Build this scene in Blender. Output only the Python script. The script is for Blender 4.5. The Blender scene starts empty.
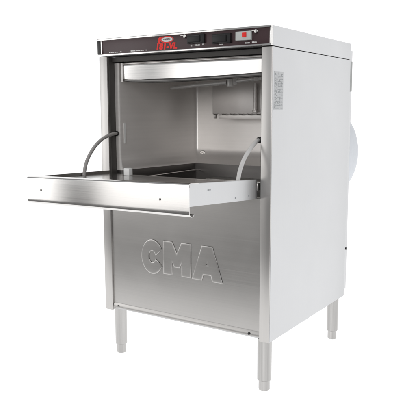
import bpy, bmesh, math, random
from mathutils import Vector, Matrix
random.seed(4)
S = bpy.context.scene
COL = S.collection

# ------------------------------------------------------------------ camera
cam_d = bpy.data.cameras.new('camera')
cam = bpy.data.objects.new('camera', cam_d); COL.objects.link(cam)
S.camera = cam
cam_d.sensor_width = 36.0; cam_d.lens = 55.745
cam_d.clip_start = 0.02; cam_d.clip_end = 100
PIT, YAW, ROL = math.radians(-8.472), math.radians(-32.9996), math.radians(-0.1259)
fw = Vector((math.sin(YAW)*math.cos(PIT), math.cos(YAW)*math.cos(PIT), math.sin(PIT)))
rt = Vector((math.cos(YAW), -math.sin(YAW), 0)); up = rt.cross(fw)
r2 = rt*math.cos(ROL) + up*math.sin(ROL); u2 = -rt*math.sin(ROL) + up*math.cos(ROL)
M3 = Matrix((r2, u2, -fw)).transposed()
cam.matrix_world = Matrix.Translation((1.4159, -1.554, 0.7996)) @ M3.to_4x4()

# ------------------------------------------------------------------ world, lamps, exposure
w = bpy.data.worlds.new('World'); S.world = w; w.use_nodes = True
bg = w.node_tree.nodes['Background']
bg.inputs[0].default_value = (0.96, 0.98, 1.0, 1); bg.inputs[1].default_value = 0.30
S.view_settings.view_transform = 'Standard'; S.view_settings.look = 'None'
S.view_settings.exposure = 0.0; S.view_settings.gamma = 1.0
S.render.resolution_x = 1024; S.render.resolution_y = 1024

def softbox(name, loc, target, sx, sy, power, col=(1, 1, 1)):
    l = bpy.data.lights.new(name, 'AREA'); l.shape = 'RECTANGLE'; l.size = sx; l.size_y = sy
    l.energy = power; l.color = col
    o = bpy.data.objects.new(name, l); COL.objects.link(o)
    d = Vector(target) - Vector(loc)
    o.location = loc; o.rotation_euler = d.to_track_quat('-Z', 'Y').to_euler()
    return o
# front-left key and left strip softboxes; overhead and right lights added as unseen fill
def polar(az, dist, z):
    a = math.radians(az)
    return (0.3 - math.sin(a)*dist, -0.2 - math.cos(a)*dist, z)
softbox('key_softbox', (-1.105, -2.41, 0.965), (0.365, -0.205, 0.965), 0.76, 1.65, 5.1, (1, .985, .97))
softbox('left_softbox', (-2.06, -1.82, 0.965), (0.215, -0.22, 0.965), 0.92, 1.65, 9.0, (1, .99, .98))
softbox('overhead_fill', (0.2, -0.5, 2.7), (0.3, 0.2, 0.5), 1.8, 1.4, 10)
softbox('right_fill', (3.0, 0.5, 1.5), (0.61, 0.3, 0.6), 1.2, 1.6, 2.5)

softbox('added_fill', (1.3, -3.0, 1.5), (0.3, 0.3, 0.75), 1.5, 1.3, 25, (1, .985, .97))  # added area light behind the camera, brightens the wash chamber

# ------------------------------------------------------------------ materials
def mat_new(name):
    m = bpy.data.materials.new(name); m.use_nodes = True
    nt = m.node_tree
    return m, nt, nt.nodes['Principled BSDF']
def steel(name, col, rough, scale=(3, 3, 420), bump=0.12, var=0.08, metal=1.0, blot=0.05, cv=0.05):
    m, nt, b = mat_new(name)
    N = nt.nodes.new; L = nt.links.new
    tc = N('ShaderNodeTexCoord'); mp = N('ShaderNodeMapping'); mp.inputs['Scale'].default_value = scale
    L(tc.outputs['Object'], mp.inputs['Vector'])
    n1 = N('ShaderNodeTexNoise'); n1.inputs['Scale'].default_value = 1.0; n1.inputs['Detail'].default_value = 5
    L(mp.outputs[0], n1.inputs['Vector'])
    n2 = N('ShaderNodeTexNoise'); n2.inputs['Scale'].default_value = 9.0; n2.inputs['Detail'].default_value = 4
    L(tc.outputs['Object'], n2.inputs['Vector'])
    r1 = N('ShaderNodeMapRange'); r1.inputs['To Min'].default_value = rough - var; r1.inputs['To Max'].default_value = rough + var
    L(n1.outputs['Fac'], r1.inputs['Value'])
    r2_ = N('ShaderNodeMapRange'); r2_.inputs['To Min'].default_value = -blot; r2_.inputs['To Max'].default_value = blot
    L(n2.outputs['Fac'], r2_.inputs['Value'])
    ad = N('ShaderNodeMath'); ad.operation = 'ADD'
    L(r1.outputs[0], ad.inputs[0]); L(r2_.outputs[0], ad.inputs[1]); L(ad.outputs[0], b.inputs['Roughness'])
    mx = N('ShaderNodeMix'); mx.data_type = 'RGBA'
    mx.inputs['A'].default_value = (*[c*(1-cv*1.3) for c in col], 1); mx.inputs['B'].default_value = (*[min(1, c*(1+cv)) for c in col], 1)
    L(n1.outputs['Fac'], mx.inputs['Factor']); L(mx.outputs['Result'], b.inputs['Base Color'])
    bp = N('ShaderNodeBump'); bp.inputs['Strength'].default_value = bump; bp.inputs['Distance'].default_value = 0.0006
    L(n1.outputs['Fac'], bp.inputs['Height'])
    b2 = N('ShaderNodeBump'); b2.inputs['Strength'].default_value = 0.10; b2.inputs['Distance'].default_value = 0.002
    n3 = N('ShaderNodeTexNoise'); n3.inputs['Scale'].default_value = 3.5; n3.inputs['Detail'].default_value = 1
    L(tc.outputs['Object'], n3.inputs['Vector']); L(n3.outputs['Fac'], b2.inputs['Height'])
    L(bp.outputs['Normal'], b2.inputs['Normal']); L(b2.outputs['Normal'], b.inputs['Normal'])
    b.inputs['Metallic'].default_value = metal
    return m
def plain(name, col, rough=0.4, metal=0.0, noise=0.06, scale=60):
    m, nt, b = mat_new(name)
    N = nt.nodes.new; L = nt.links.new
    tc = N('ShaderNodeTexCoord'); n = N('ShaderNodeTexNoise'); n.inputs['Scale'].default_value = scale
    L(tc.outputs['Object'], n.inputs['Vector'])
    mx = N('ShaderNodeMix'); mx.data_type = 'RGBA'
    mx.inputs['A'].default_value = (*[c*(1-noise) for c in col], 1); mx.inputs['B'].default_value = (*[min(1, c*(1+noise)) for c in col], 1)
    L(n.outputs['Fac'], mx.inputs['Factor']); L(mx.outputs['Result'], b.inputs['Base Color'])
    b.inputs['Roughness'].default_value = rough; b.inputs['Metallic'].default_value = metal
    return m
ST_FRONT = steel('brushed_steel_front', (.545, .532, .518), .31, (2, 2, 500), .05, .03, 1.0, .05)
ST_DOOR = steel('polished_steel_door', (.82, .805, .79), .15, (3, 400, 400), .03, .02, 1.0, .02)
ST_POST = steel('brushed_steel_post', (.62, .605, .59), .34, (420, 420, 2), .04, .03, 1.0, .02)
ST_IN = steel('satin_steel_chamber', (.86, .832, .81), .38, (3, 3, 120), .04, .03, .55, .03)
ST_SIDE = steel('satin_steel_side', (.67, .675, .685), .40, (160, 160, 1.2), .05, .06, 1.0, .05, .025)
ST_LEG = steel('polished_steel_leg', (.53, .52, .51), .14, (90, 90, 2), .08, .05, 1.0, .02, .32)  # colour streaks stand in for reflected dark stripes on the legs
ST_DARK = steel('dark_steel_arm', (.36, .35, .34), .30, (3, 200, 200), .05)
ST_SKIN = steel('polished_steel_inner_skin', (.55, .54, .53), .17, (3, 300, 300), .03, .03, 1.0, .02)
ST_BOX = steel('satin_steel_box', (.62, .595, .58), .34, (3, 3, 120), .03, .03, .6, .03)
ST_ARM = steel('matt_grey_arm', (.66, .65, .64), .35, (3, 200, 200), .03, .03, .35, .03)
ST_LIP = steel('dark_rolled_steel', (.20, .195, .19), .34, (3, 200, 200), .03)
ST_SUMP = steel('dark_sump_steel', (.16, .154, .150), .38, (3, 3, 60), .04)  # darker tone for the lowest part of the liner
WHITE_P = plain('white_plastic', (.92, .92, .91), .35)
MAROON = plain('maroon_black_overlay', (.056, .027, .031), .30)
BLACK = plain('black_plastic', (.012, .012, .013), .32)
DARKGAP = plain('dark_gap_shade', (.055, .051, .048), .55)
RED = plain('red_print', (.93, .016, .010), .4)
WHITE_PR = plain('white_print', (.80, .79, .78), .5)
GREY_DISP = plain('grey_switch_face', (.60, .62, .61), .35)
LBL = plain('silver_label', (.66, .67, .68), .45)
LBL_INK = plain('label_ink', (.40, .415, .43), .5)
LBL_REAR = plain('rear_label_grey', (.42, .43, .42), .5)
HOSE_SHADED = plain('grey_hose_shaded', (.36, .345, .335), .45)  # left hose, its backlit shade put into the colour
HOSE_LIT = plain('grey_hose_lit', (.72, .71, .70), .4)  # right hose, the light on it put into the colour
BLUEWHITE = plain('white_cover_paint', (.78, .81, .86), .45)

# white sweep under the machine, its added glow washes out the shadows
SWEEP, nt, b = mat_new('glowing_white_sweep')
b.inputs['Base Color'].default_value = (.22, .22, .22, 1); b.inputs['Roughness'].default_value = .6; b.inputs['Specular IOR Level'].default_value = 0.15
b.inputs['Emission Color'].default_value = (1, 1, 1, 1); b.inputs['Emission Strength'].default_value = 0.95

# ------------------------------------------------------------------ helpers
OFF = Vector((0.305, 0.287, 0.0))          # root of the machine: middle of its base
class MB:
    def __init__(s): s.bm = bmesh.new()
    def box(s, x0, x1, y0, y1, z0, z1, bev=0.0, seg=2):
        t = bmesh.new()
        r = bmesh.ops.create_cube(t, size=1.0)
        for v in t.verts:
            v.co = Vector(((x0+x1)/2 + v.co.x*(x1-x0), (y0+y1)/2 + v.co.y*(y1-y0), (z0+z1)/2 + v.co.z*(z1-z0)))
        if bev > 0:
            bmesh.ops.bevel(t, geom=list(t.edges), offset=bev, segments=seg, profile=0.6, affect='EDGES')
        s._add(t); return s
    def _add(s, t):
        me = bpy.data.meshes.new('tmp'); t.to_mesh(me); t.free(); s.bm.from_mesh(me); bpy.data.meshes.remove(me)
    def tube(s, pts, rad, n=14, cap=True):
        pts = [Vector(p) for p in pts]
        if not isinstance(rad, (list, tuple)): rad = [rad]*len(pts)
        rings = []; prev = None
        for i, p in enumerate(pts):
            d = (pts[min(i+1, len(pts)-1)] - pts[max(i-1, 0)]).normalized()
            if prev is None:
                a = Vector((0, 0, 1)) if abs(d.z) < .9 else Vector((1, 0, 0))
                u = d.cross(a).normalized()
            else:
                u = (prev - d*prev.dot(d)).normalized()
            prev = u; v = d.cross(u)
            rings.append([s.bm.verts.new(p + (u*math.cos(2*math.pi*k/n) + v*math.sin(2*math.pi*k/n))*rad[i]) for k in range(n)])
        for i in range(len(rings)-1):
            for k in range(n):
                s.bm.faces.new((rings[i][k], rings[i][(k+1) % n], rings[i+1][(k+1) % n], rings[i+1][k]))
        if cap:
            s.bm.faces.new(list(reversed(rings[0]))); s.bm.faces.new(rings[-1])
        return s
    def cyl(s, c, axis, r, h, n=24, bev=0):
        c = Vector(c); a = {'x': Vector((1, 0, 0)), 'y': Vector((0, 1, 0)), 'z': Vector((0, 0, 1))}[axis]
        if bev: return s.tube([c, c+a*1e-5, c+a*bev*.3, c+a*bev, c+a*(h-bev), c+a*(h-bev*.3), c+a*h], [r-bev, r-bev*.9, r-bev*.3, r, r, r-bev*.3, r-bev], n)
        return s.tube([c, c+a*h], r, n)
    def sheet(s, profile, axis, a0, a1, thick):
        """open profile of 2-D points thickened and extruded along an axis ('x': points are (y,z); 'y': (x,z); 'z': (x,y))"""
        P = [Vector((p[0], p[1])) for p in profile]; Q = []
        for i, p in enumerate(P):
            d = (P[min(i+1, len(P)-1)] - P[max(i-1, 0)]).normalized()
            Q.append(p + Vector((-d.y, d.x))*thick)
        def mk(p, a):
            return {'x': (a, p.x, p.y), 'y': (p.x, a, p.y), 'z': (p.x, p.y, a)}[axis]
        A = [[s.bm.verts.new(mk(p, a)) for p in P] for a in (a0, a1)]
        B = [[s.bm.verts.new(mk(p, a)) for p in Q] for a in (a0, a1)]
        n = len(P)
        for i in range(n-1):
            s.bm.faces.new((A[0][i], A[0][i+1], A[1][i+1], A[1][i]))
            s.bm.faces.new((B[0][i], B[1][i], B[1][i+1], B[0][i+1]))
            for e in (0, 1): s.bm.faces.new((A[e][i], B[e][i], B[e][i+1], A[e][i+1]))
        for i in (0, n-1): s.bm.faces.new((A[0][i], A[1][i], B[1][i], B[0][i]))
        return s
    def warp(s, f):
        for v in s.bm.verts: v.co = Vector(f(v.co.x, v.co.y, v.co.z))
        return s
    def build(s, name, m, parent=None, label=None, smooth=True):
        bmesh.ops.recalc_face_normals(s.bm, faces=list(s.bm.faces))
        me = bpy.data.meshes.new(name)
        for v in s.bm.verts: v.co -= OFF
        if smooth:
            for f in s.bm.faces: f.smooth = True
            for e in s.bm.edges:
                if len(e.link_faces) == 2 and e.calc_face_angle(0) > math.radians(32): e.smooth = False
        s.bm.to_mesh(me); s.bm.free(); me.materials.append(m)
        o = bpy.data.objects.new(name, me); COL.objects.link(o)
        if parent: o.parent = parent
        if label: o['label'] = label
        return o
def arc(cx, cy, r, a0, a1, n=8):
    return [(cx + r*math.cos(math.radians(a0+(a1-a0)*i/n)), cy + r*math.sin(math.radians(a0+(a1-a0)*i/n))) for i in range(n+1)]

def spline_pts(P, n=10):
    P = [Vector(p) for p in P]; P = [P[0]*2-P[1]] + P + [P[-1]*2-P[-2]]; out = []
    for i in range(1, len(P)-2):
        for k in range(n):
            t = k/n; a, b_, c, d = P[i-1:i+3]
            out.append(0.5*((2*b_) + (c-a)*t + (2*a-5*b_+4*c-d)*t*t + (3*b_-a-3*c+d)*t**3))
    return out + [P[-2]]
def solid_outline(loops, extrude, bevel, bres=3):
    """filled 2-D outline (outer loop + holes) with bevelled rim -> bmesh in x,y plane, z up"""
    cu = bpy.data.curves.new('outline', 'CURVE'); cu.dimensions = '2D'; cu.fill_mode = 'BOTH'
    cu.extrude = extrude; cu.bevel_depth = bevel; cu.bevel_resolution = bres
    for lp in loops:
        sp = cu.splines.new('POLY'); sp.points.add(len(lp)-1)
        for p, q in zip(sp.points, lp): p.co = (q[0], q[1], 0, 1)
        sp.use_cyclic_u = True
    return curve_bm(cu)
def curve_bm(cu):
    o = bpy.data.objects.new('tmp', cu); COL.objects.link(o)
    dg = bpy.context.evaluated_depsgraph_get()
    me = bpy.data.meshes.new_from_object(o.evaluated_get(dg))
    bm = bmesh.new(); bm.from_mesh(me)
    bpy.data.objects.remove(o); bpy.data.curves.remove(cu); bpy.data.meshes.remove(me)
    return bm
def text_bm(txt, size, extrude, offset=0.0, shear=0.0, spacing=1.0):
    cu = bpy.data.curves.new('txt', 'FONT'); cu.body = txt; cu.size = size; cu.extrude = extrude
    cu.offset = offset; cu.shear = shear; cu.space_character = spacing
    return curve_bm(cu)
def fit_front(bm, x0, x1, z0, z1, yfront):
    """stand a flat x,y outline up on the front plane, fitted into a rectangle; its face at y = yfront"""
    xs = [v.co.x for v in bm.verts]; ys = [v.co.y for v in bm.verts]; zs = [v.co.z for v in bm.verts]
    a, b_, c, d, zt = min(xs), max(xs), min(ys), max(ys), max(zs)
    for v in bm.verts:
        v.co = Vector((x0+(v.co.x-a)/(b_-a)*(x1-x0), yfront+(zt-v.co.z), z0+(v.co.y-c)/(d-c)*(z1-z0)))
    m = MB(); m.bm.free(); m.bm = bm
    return m

# ------------------------------------------------------------------ setting: one seamless sweep
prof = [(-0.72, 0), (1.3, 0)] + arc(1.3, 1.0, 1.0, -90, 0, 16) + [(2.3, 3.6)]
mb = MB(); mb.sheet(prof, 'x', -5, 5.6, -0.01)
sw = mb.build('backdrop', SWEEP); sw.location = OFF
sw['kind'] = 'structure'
# added dark ground sheet, unseen, that darkens reflections in the steel front
FLOOR = plain('unseen_dark_sheet', (.12, .118, .115), .6, 0, .15, 3)
mb = MB(); mb.box(-7, 7.6, -7, 7, -.06, -.02)
fl = mb.build('reflection_floor', FLOOR); fl.location = OFF; fl['kind'] = 'structure'

# ------------------------------------------------------------------ the machine
root = bpy.data.objects.new('undercounter_dishwasher', None); COL.objects.link(root)
root.location = OFF; root.empty_display_size = 0.2
root['label'] = 'stainless steel undercounter dishwasher on four legs with its front door dropped open'
root['category'] = 'dishwasher'
W, D = 0.61, 0.573
ZB, ZS, ZT = 0.153, 0.973, 1.026

# top cover and its control panel
mb = MB().box(-0.0005, W+.0005, 0.004, D, ZS, ZT, .0025)
mb.build('top_cover', ST_SIDE, root)
mb = MB().box(0.006, W-.002, -0.004, 0.0035, ZS+.005, ZT-.005, .0008)
cp = mb.build('control_panel', MAROON, root)
mb = MB().box(0.0, W, -0.007, 0.0038, ZS, ZS+.0052, .001).box(0.0, W, -0.007, 0.0038, ZT-.0062, ZT-.0005, .0012)
mb.box(0.0135, .0185, -0.0068, 0.0036, ZS+.0054, ZT-.0064, .0006).box(W-.0045, W, -0.0068, 0.0036, ZS+.0054, ZT-.0064, .0008)
mb.build('panel_frame', ST_DOOR, cp)
mb = MB().box(-0.001, .013, -0.0062, 0.0036, ZS+.0056, ZT-.0066, .0008)
mb.build('end_cap', BLACK, cp)
# rocker switches
def rocker(x0, x1, z0, z1):
    mb = MB().box(x0, x1, -0.012, -0.004, z0, z1, .0015)
    xm = x0 + (x1-x0)*.62
    t = MB().box(x0+.004, x1-.012, -0.019, -0.0115, z0+.003, z1-.004, .003, 3)
    t.warp(lambda x, y, z: (x, y + (.004*(x-x0)/(x1-x0) if y < -.0118 else 0), z))
    me = bpy.data.meshes.new('t'); t.bm.to_mesh(me); mb.bm.from_mesh(me); t.bm.free(); bpy.data.meshes.remove(me)
    return mb
rocker(.344, .402, .991, 1.0165).build('rocker_switch', BLACK, cp)
rocker(.428, .488, .986, 1.0125).build('rocker_switch', BLACK, cp)
sw1 = MB().box(.505, .552, -0.014, -0.004, .990, 1.0135, .0015).build('indicator_switch', GREY_DISP, cp)
MB().box(.527, .5395, -0.0165, -0.0142, .9985, 1.0095, .0006).build('red_lamp', RED, cp, 'red square lamp')
for x, z in ((.565, 1.0115), (.334, 1.0135)):
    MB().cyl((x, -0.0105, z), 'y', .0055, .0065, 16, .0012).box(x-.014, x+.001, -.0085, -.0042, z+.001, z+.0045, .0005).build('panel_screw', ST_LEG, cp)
# badge: red ring, white oval, red model lettering
def oval(cx, cz, rx, rz, n=40): return [(cx+rx*math.cos(2*math.pi*k/n), cz+rz*math.sin(2*math.pi*k/n)) for k in range(n)]
MBd = lambda bm, y: fit_front(bm, *bm_box(bm), y)
def bm_box(bm):
    xs = [v.co.x for v in bm.verts]; ys = [v.co.y for v in bm.verts]
    return min(xs), max(xs), min(ys), max(ys)
bm = solid_outline([oval(.2680, 1.0085, .0245, .0098), oval(.2685, 1.0087, .0208, .0074)], .0001, 0)
MBd(bm, -.0041).build('badge_ring', RED, cp)
bm = solid_outline([oval(.2685, 1.0087, .0200, .0069), oval(.2690, 1.0092, .0140, .0027)], .0001, 0)
MBd(bm, -.0041).build('badge_oval', WHITE_PR, cp)
bm = text_bm('CMA', .01, .0001, .0003)
fit_front(bm, .2575, .2805, 1.0072, 1.0112, -.0043).build('badge_lettering', LBL_INK, cp)
swoosh = [(.2415, 1.0165), (.2365, 1.013), (.235, 1.006), (.239, .998), (.245, .9965), (.243, 1.003), (.2435, 1.010), (.248, 1.015), (.262, 1.0172), (.252, 1.0178)]
bm = solid_outline([swoosh], .0001, 0)
MBd(bm, -.0042).build('badge_swoosh', RED, cp)
bm = text_bm('181-VL', .02, .0001, .0012, .15, 1.06)
fit_front(bm, .230, .305, .9804, .9994, -.0044).build('model_lettering', RED, cp)
# rows of tiny white print along the lower edge
def ticks(rows):
    mb = MB()
    for x0, x1, z, n, h in rows:
        p = (x1-x0)/n
        for i in range(n):
            if n > 6 and i == n-2: continue
            mb.box(x0+p*i, x0+p*(i+.80), -.0046, -.0039, z, z+h*random.uniform(.75, 1.1))
    mb.build('printed_legend', WHITE_PR, cp)
ticks([(.046, .097, .9810, 7, .0032)]); ticks([(.132, .196, .9813, 10, .0032)])
ticks([(.352, .358, .984, 2, .0045), (.366, .384, .9845, 5, .0045), (.392, .398, .985, 2, .0045)])
ticks([(.447, .460, .982, 4, .0034)]); ticks([(.531, .545, .9815, 4, .0040), (.551, .566, .9815, 4, .0040)])

# corner posts
for x0, x1 in ((0, .031), (.579, W)):
    mb = MB().box(x0, x1, 0.0, 0.004, ZB, ZS-.002, .0012)
    if x0 == 0: mb.box(.0275, .031, .0042, .034, ZB+.002, ZS-.002, .0008)
    else: mb.box(.579, .5825, .0042, .034, ZB+.002, ZS-.002, .0008)
    mb.build('corner_post', ST_POST, root)
# side panels
MB().box(W-.0045, W+.0003, .0044, D, ZB, ZS-.0016, .0010).box(W-.03, W-.005, .05, D-.05, ZB+.001, ZB+.003).build('side_panel', ST_SIDE, root)
MB().box(-.0003, .0045, .0044, D, ZB, ZS-.003, .0015).build('side_panel', ST_SIDE, root)
# back panel, its rear flange and a sticker
bp_ = MB().box(.002, W-.004, D+.0008, .600, .172, 1.004, .0015).build('back_panel', ST_SIDE, root)
MB().box(W-.0038, W-.0028, .577, .598, .868, .968).build('rear_label', LBL_REAR, bp_, 'narrow grey label')
MB().cyl((W-.0036, .588, .320), 'x', .0045, .003, 14, .001).build('rear_screw', BLACK, bp_, 'small black screw')
# base tray closes the bottom
MB().box(.006, W-.006, .012, D-.003, ZB+.004, ZB+.010).build('base_plate', ST_SIDE, root)

# lower front panel with pressed lettering
fp = MB()
fp.sheet([(.034, .563), (.0075, .563), (.0060, .561), (.0060, .557), (.0060, .181), (.0060, .1785), (.0057, .1770), (.0040, .1750), (.0026, .1665), (.0026, .1640), (.0036, .1627), (.012, .1622)], 'x', .0315, .5786, .0012)
fpo = fp.build('front_panel', ST_FRONT, root)
for x in (.052, .545):
    MB().cyl((x, -.0002, .1695), 'y', .0038, .004, 14, .001).build('screw', BLACK if x > .3 else ST_DARK, fpo)
def letter(loops, x0, x1, z0, z1):
    bm = solid_outline(loops, .0001, .0055, 6)
    for v in bm.verts: v.co.z *= .21
    m = fit_front(bm, x0, x1, z0, z1, .0036)
    o = m.build('pressed_letter', ST_FRONT, fpo)
    me = o.data; cap = {p.index for p in me.polygons if abs(p.normal.y) > .995}
    ef = {}
    for p in me.polygons:
        for k in p.edge_keys: ef.setdefault(tuple(sorted(k)), []).append(p.index in cap)
    for e in me.edges:
        f = ef.get(tuple(sorted(e.vertices)), [])
        if len(f) == 2 and f[0] != f[1]: e.use_edge_sharp = True
th0 = 33
Cout = arc(0, 0, 1.0, th0, 360-th0, 36); Cin = arc(0, 0, .46, 360-th0, th0, 30)
Cl = [(x*.80, y) for x, y in Cout] + [(x*.80, y) for x, y in Cin]
sc = .054
letter([[(x*sc, y*sc) for x, y in Cl]], .152, .234, .297, .408)
Ml = [(0, 0), (0, 1), (.30, 1), (.52, .56), (.74, 1), (1.04, 1), (1.04, 0), (.76, 0), (.76, .58), (.60, .27), (.44, .27), (.28, .58), (.28, 0)]
letter([[(x*.1, y*.108) for x, y in Ml]], .238, .342, .303, .409)
Al = [(0, 0), (.36, 1), (.70, 1), (1.06, 0), (.77, 0), (.71, .19), (.35, .19), (.29, 0)]
Ah = [(.42, .40), (.64, .40), (.53, .72)]
letter([[(x*.1, y*.1) for x, y in Al], [(x*.1, y*.1) for x, y in Ah]], .345, .455, .302, .409)

# wash chamber: coved liner, open at the front
lin = MB()
XL, XR, YB = .055, .565, .462
side = [(.036, .03), (XL-.002, .03), (XL, .034), (XL, YB-.012)] + arc(XL+.012, YB-.012, .012, 180, 90, 5)[1:] + \
       arc(XR-.012, YB-.012, .012, 90, 0, 5) + [(XR, .034), (XR+.002, .03), (.5745, .03)]
n = len(side)
levels = [(.952, 0, 0), (.668, 0, 0), (.650, .004, .004), (.634, .014, .016), (.622, .030, .040), (.615, .036, .060), (.596, .037, .064), (.505, .044, .075)]
rings = []
for z, inx, iny in levels:
    r = []
    for (x, y) in side:
        k = 1 if .034 <= y else 0
        xx = x + (inx if x < .3 else -inx)*(1 if y > .0335 else 0)*min(1, (y-.03)/.06)
        yy = y - iny*max(0, (y-.40)/(YB-.40)) if y > .4 else y
        r.append(lin.bm.verts.new((xx, yy, z)))
    rings.append(r)
for a, b_ in zip(rings, rings[1:]):
    for i in range(n-1): lin.bm.faces.new((a[i], a[i+1], b_[i+1], b_[i]))
lin.bm.faces.new(rings[0]); lin.bm.faces.new(rings[-1])
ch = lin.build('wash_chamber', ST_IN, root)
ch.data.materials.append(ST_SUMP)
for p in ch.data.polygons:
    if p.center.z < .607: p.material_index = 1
# dark strips stand in for the shade in the gap round the opening
mb = MB().box(.0315, .0352, .0065, .0345, .563, ZS-.004)
mb.box(.575, .5785, .0065, .0345, .563, ZS-.004).box(.0355, .5745, .020, .0295, .9555, ZS-.004)
mb.build('gap_strip', DARKGAP, ch)
MB().tube([(.060, .082, .6025), (.060, .258, .6165), (.062, .440, .630)], .0022, 10).build('rack_rail', ST_DOOR, ch)
MB().tube([(.105, .05, .592), (.105, .25, .592), (.107, .41, .592)], .0022, 10).build('rack_rail', ST_DOOR, ch)
MB().cyl((.086, YB-.006, .645), 'y', .013, .006, 24, .002).cyl((.086, YB-.008, .645), 'y', .006, .003, 16, .001).build('drain_plug', ST_POST, ch)
MB().box(.200, .520, .300, .385, .506, .573, .003).build('sump_cover', ST_FRONT, ch)
MB().box(XL+.0004, XL+.0016, .046, .054, .700, .765).build('hinge_slot', WHITE_P, ch, 'narrow white strip')
# overflow box on the rear wall with a scalloped lower edge
mb = MB().box(.172, .44, .392, YB-.0005, .792, .905, .002)
bx = mb.build('overflow_box', ST_BOX, root)
mb = MB().box(.196, .44, .398, YB-.0006, .776, .7915, .001)
mb.build('mounting_strip', ST_IN, bx)
mb = MB()
for i in range(6):
    x = .178 + i*.0345
    mb.tube([(x, .3895, .7932), (x+.004, .3885, .7905), (x+.013, .3885, .7905), (x+.017, .3895, .7932)], .0015, 8)
mb.box(.179, .187, .389, .3965, .777, .791, .001)
mb.build('scalloped_clip', ST_DARK, bx)
MB().cyl((.350, .380, .805), 'z', .006, .09, 16).cyl((.350, .380, .797), 'z', .009, .010, 8, .002).build('rinse_pipe', ST_BOX, bx)
# bright splash baffle over the opening with a rolled lower lip
mb = MB()
def bz(x): t = (x-.07)/.50; return .9010 + .0035*max(0, t) - .0055*math.sin(math.pi*min(1, max(0, t))**.7)
xs = [.070+.4985*i/24 for i in range(25)]
pr_ = [(.0365, .958), (.036, .949), (.0345, .946), (.034, .94), (.0345, .900)]
V = [[mb.bm.verts.new((x, y, z if z > .91 else bz(x)+.002)) for (y, z) in pr_] for x in xs]
for i in range(24):
    for k in range(len(V[0])-1): mb.bm.faces.new((V[i][k], V[i][k+1], V[i+1][k+1], V[i+1][k]))
sb = mb.build('splash_baffle', ST_DOOR, root)
lx = [.0585] + xs
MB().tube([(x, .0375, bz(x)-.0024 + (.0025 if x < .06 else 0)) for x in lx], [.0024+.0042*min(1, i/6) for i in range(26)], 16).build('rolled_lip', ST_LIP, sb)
MB().box(.068, .569, .0315, .0338, .9480, .9500, .0006).build('baffle_trim', ST_POST, sb)
MB().box(.0605, .0695, .030, .034, .893, .953, .001).build('baffle_bracket', ST_POST, sb)
# upper rinse arm
arm = MB()
arm.tube([(.095, .25, .881), (.10, .25, .8813), (.20, .25, .888), (.318, .25, .8935)], [.0045, .0058, .0066, .0072], 14)
arm.tube([(.355, .25, .8965), (.405, .25, .9005), (.413, .25, .901), (.419, .25, .9015), (.470, .25, .905)], [.006, .0048, .0075, .0055, .0055], 14)
sa = arm.build('spray_arm', ST_ARM, root)
MB().cyl((.332, .25, .8800), 'z', .0125, .030, 20, .002).cyl((.350, .249, .886), 'z', .009, .019, 6, .002).build('arm_hub', ST_ARM, sa)
MB().cyl((.427, .249, .896), 'z', .008, .016, 6, .002).cyl((.444, .249, .898), 'z', .0065, .014, 12, .002).build('pipe_fitting', ST_ARM, sa)

# dropped door: shallow pan lying forward from its hinge
def dw(x, y, z):                       # slight droop to the left and rise to the front
    z += -.012*(.575-x)/.545*(.4 + .6*min(1, max(0, (z-.55)/.085)))*min(1, max(0, -y/.34))
    return (x, y, z)
dz = lambda y: .616 + (-y)*.058        # top of the pan
YF = -.3395
door = MB()
face = [(-.300, dz(-.300)+.0005), (-.334, dz(-.334)+.0012), (-.3375, .6355), (-.3394, .633), (-.3397, .628), (-.3397, .572)] + \
       [(y, z) for y, z in arc(-.3287, .567, .011, 180, 300, 12)][0:] + [(-.3205, .5590), (-.3185, .5612)]
door.sheet(face, 'x', .0315, .5755, .0014)
door.warp(dw)
dr = door.build('door', ST_DOOR, root)
t = MB().box(.0362, .5663, -.3005, -.004, 0, .001)      # inner skin, set below the rim
for v in t.bm.verts: v.co.z = dz(v.co.y) - .0095 + v.co.z
t.warp(dw).build('inner_skin', ST_SKIN, dr)
for x0, x1 in ((.0325, .0360), (.5665, .5700)):
    t = MB().box(x0, x1, -.3365, -.002, 0, 1, .0)
    for v in t.bm.verts: v.co.z = dz(v.co.y) - (.0545 if v.co.z < .5 else 0)
    bmesh.ops.bevel(t.bm, geom=list(t.bm.edges), offset=.0008, segments=2, affect='EDGES')
    if x0 > .3:                                        # folded hem along the top and a stop lug
        h = MB().box(.5701, .5707, -.330, -.012, 0, 1)
        for v in h.bm.verts: v.co.z = dz(v.co.y) - (.0095 if v.co.z < .5 else .0008)
        me = bpy.data.meshes.new('t'); h.bm.to_mesh(me); t.bm.from_mesh(me); h.bm.free(); bpy.data.meshes.remove(me)
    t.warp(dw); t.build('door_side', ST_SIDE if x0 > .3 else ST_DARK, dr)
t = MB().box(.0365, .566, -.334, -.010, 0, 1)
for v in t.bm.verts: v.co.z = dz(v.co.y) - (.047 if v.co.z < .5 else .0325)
t.warp(dw).build('door_underside', ST_LIP, dr)  # coloured dark to deepen the shade on the front panel's top
for x, z in ((.085, .591), (.491, .594)):
    MB().cyl((x, -.3412, z), 'y', .0028, .004, 14, .0006).build('screw', ST_DARK, dr)
for x, y, z in ((.5702, -.250, .612), (.5702, -.242, .612), (.5702, -.12, .578), (.5702, -.05, .576), (.5702, -.03, .600)):
    MB().cyl((x-.001, y, z), 'x', .0022, .0018, 10, .0004).build('rivet', LBL_INK, dr)
zb = dz(-.05) - .0086 - .0010
MB().box(.134, .155, -.052, -.034, zb, zb+.022, .002).build('door_catch', WHITE_P, dr, 'small white plastic block')
MB().box(.038, .572, -.004, .012, .585, .606, .003).build('door_hinge', ST_POST, dr)

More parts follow.
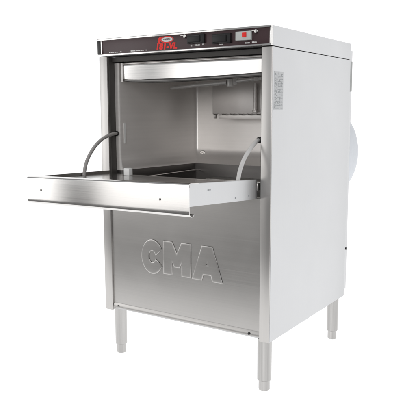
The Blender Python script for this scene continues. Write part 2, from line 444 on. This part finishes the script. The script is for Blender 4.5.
# door support hoses
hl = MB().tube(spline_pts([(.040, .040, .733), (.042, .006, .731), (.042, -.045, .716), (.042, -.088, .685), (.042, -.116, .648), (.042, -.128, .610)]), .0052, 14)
h1 = hl.build('support_hose', HOSE_SHADED, root, 'grey support hose in shaded tone')
MB().cyl((.040, .026, .7325), 'y', .0085, .012, 16, .002).build('hose_anchor', BLACK, h1)
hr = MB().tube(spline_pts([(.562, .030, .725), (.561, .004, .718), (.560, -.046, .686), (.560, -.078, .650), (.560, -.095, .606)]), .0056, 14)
h2 = hr.build('support_hose', HOSE_LIT, root, 'grey support hose in lit tone')
MB().cyl((.563, .016, .723), 'y', .0088, .016, 16, .002).build('hose_anchor', BLACK, h2)

# instruction sticker on the right side
lb = MB().box(W+.0004, W+.0010, .012, .066, .806, .908)
lbo = lb.build('side_label', LBL, root, 'silver sticker with grey print')
mb = MB()
# lines of print run up the sticker
for y0, wd in ((.0145, .0085), (.0250, .0060), (.0330, .0085), (.0435, .0060), (.0515, .0105)):
    z = .8085
    while z < .900:
        if random.random() < .16: z += .004; continue
        k = random.choice((0, 1, 2)); h = random.uniform(.0035, .0062)
        mb.box(W+.0011, W+.0014, y0, y0+wd, z, z+.0016)
        if k: mb.box(W+.0011, W+.0014, y0 + (wd*.5 if k == 1 else 0), y0+wd*(.72 if k == 1 else .25), z+.0017, z+h-.0001)
        if k == 2: mb.box(W+.0011, W+.0014, y0+wd*.1, y0+wd, z+h, z+h+.0014)
        z += h + .0028
mb.build('printed_text', LBL_INK, lbo)

# rounded white cover bulging from the back
cv = MB()
prof2 = [(1, .6005), (1, .678), (.985, .695), (.95, .706), (.86, .716), (.70, .723), (.40, .728), (.01, .730)]
ns = 40
R_ = [[cv.bm.verts.new((.492 + .112*r*math.cos(2*math.pi*k/ns), y, .653 + .158*r*math.sin(2*math.pi*k/ns))) for k in range(ns)] for r, y in prof2]
for a, b_ in zip(R_, R_[1:]):
    for k in range(ns): cv.bm.faces.new((a[k], a[(k+1) % ns], b_[(k+1) % ns], b_[k]))
cv.bm.faces.new(R_[-1]); cv.bm.faces.new(R_[0])
cv.build('rear_cover', BLUEWHITE, root, 'rounded bluish white cover')

# legs, each with an adjustable foot
def leg(x, y, r):
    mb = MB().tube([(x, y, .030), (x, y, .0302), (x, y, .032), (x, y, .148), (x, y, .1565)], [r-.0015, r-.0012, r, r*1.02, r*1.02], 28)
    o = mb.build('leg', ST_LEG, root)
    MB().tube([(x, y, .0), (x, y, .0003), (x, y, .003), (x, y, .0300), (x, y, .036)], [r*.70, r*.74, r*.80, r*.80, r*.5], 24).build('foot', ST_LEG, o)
for x, y, r in ((.0355, .034, .0195), (W-.0275, .028, .0205), (W-.0265, D-.034, .0195), (.0355, D-.034, .0195)): leg(x, y, r)
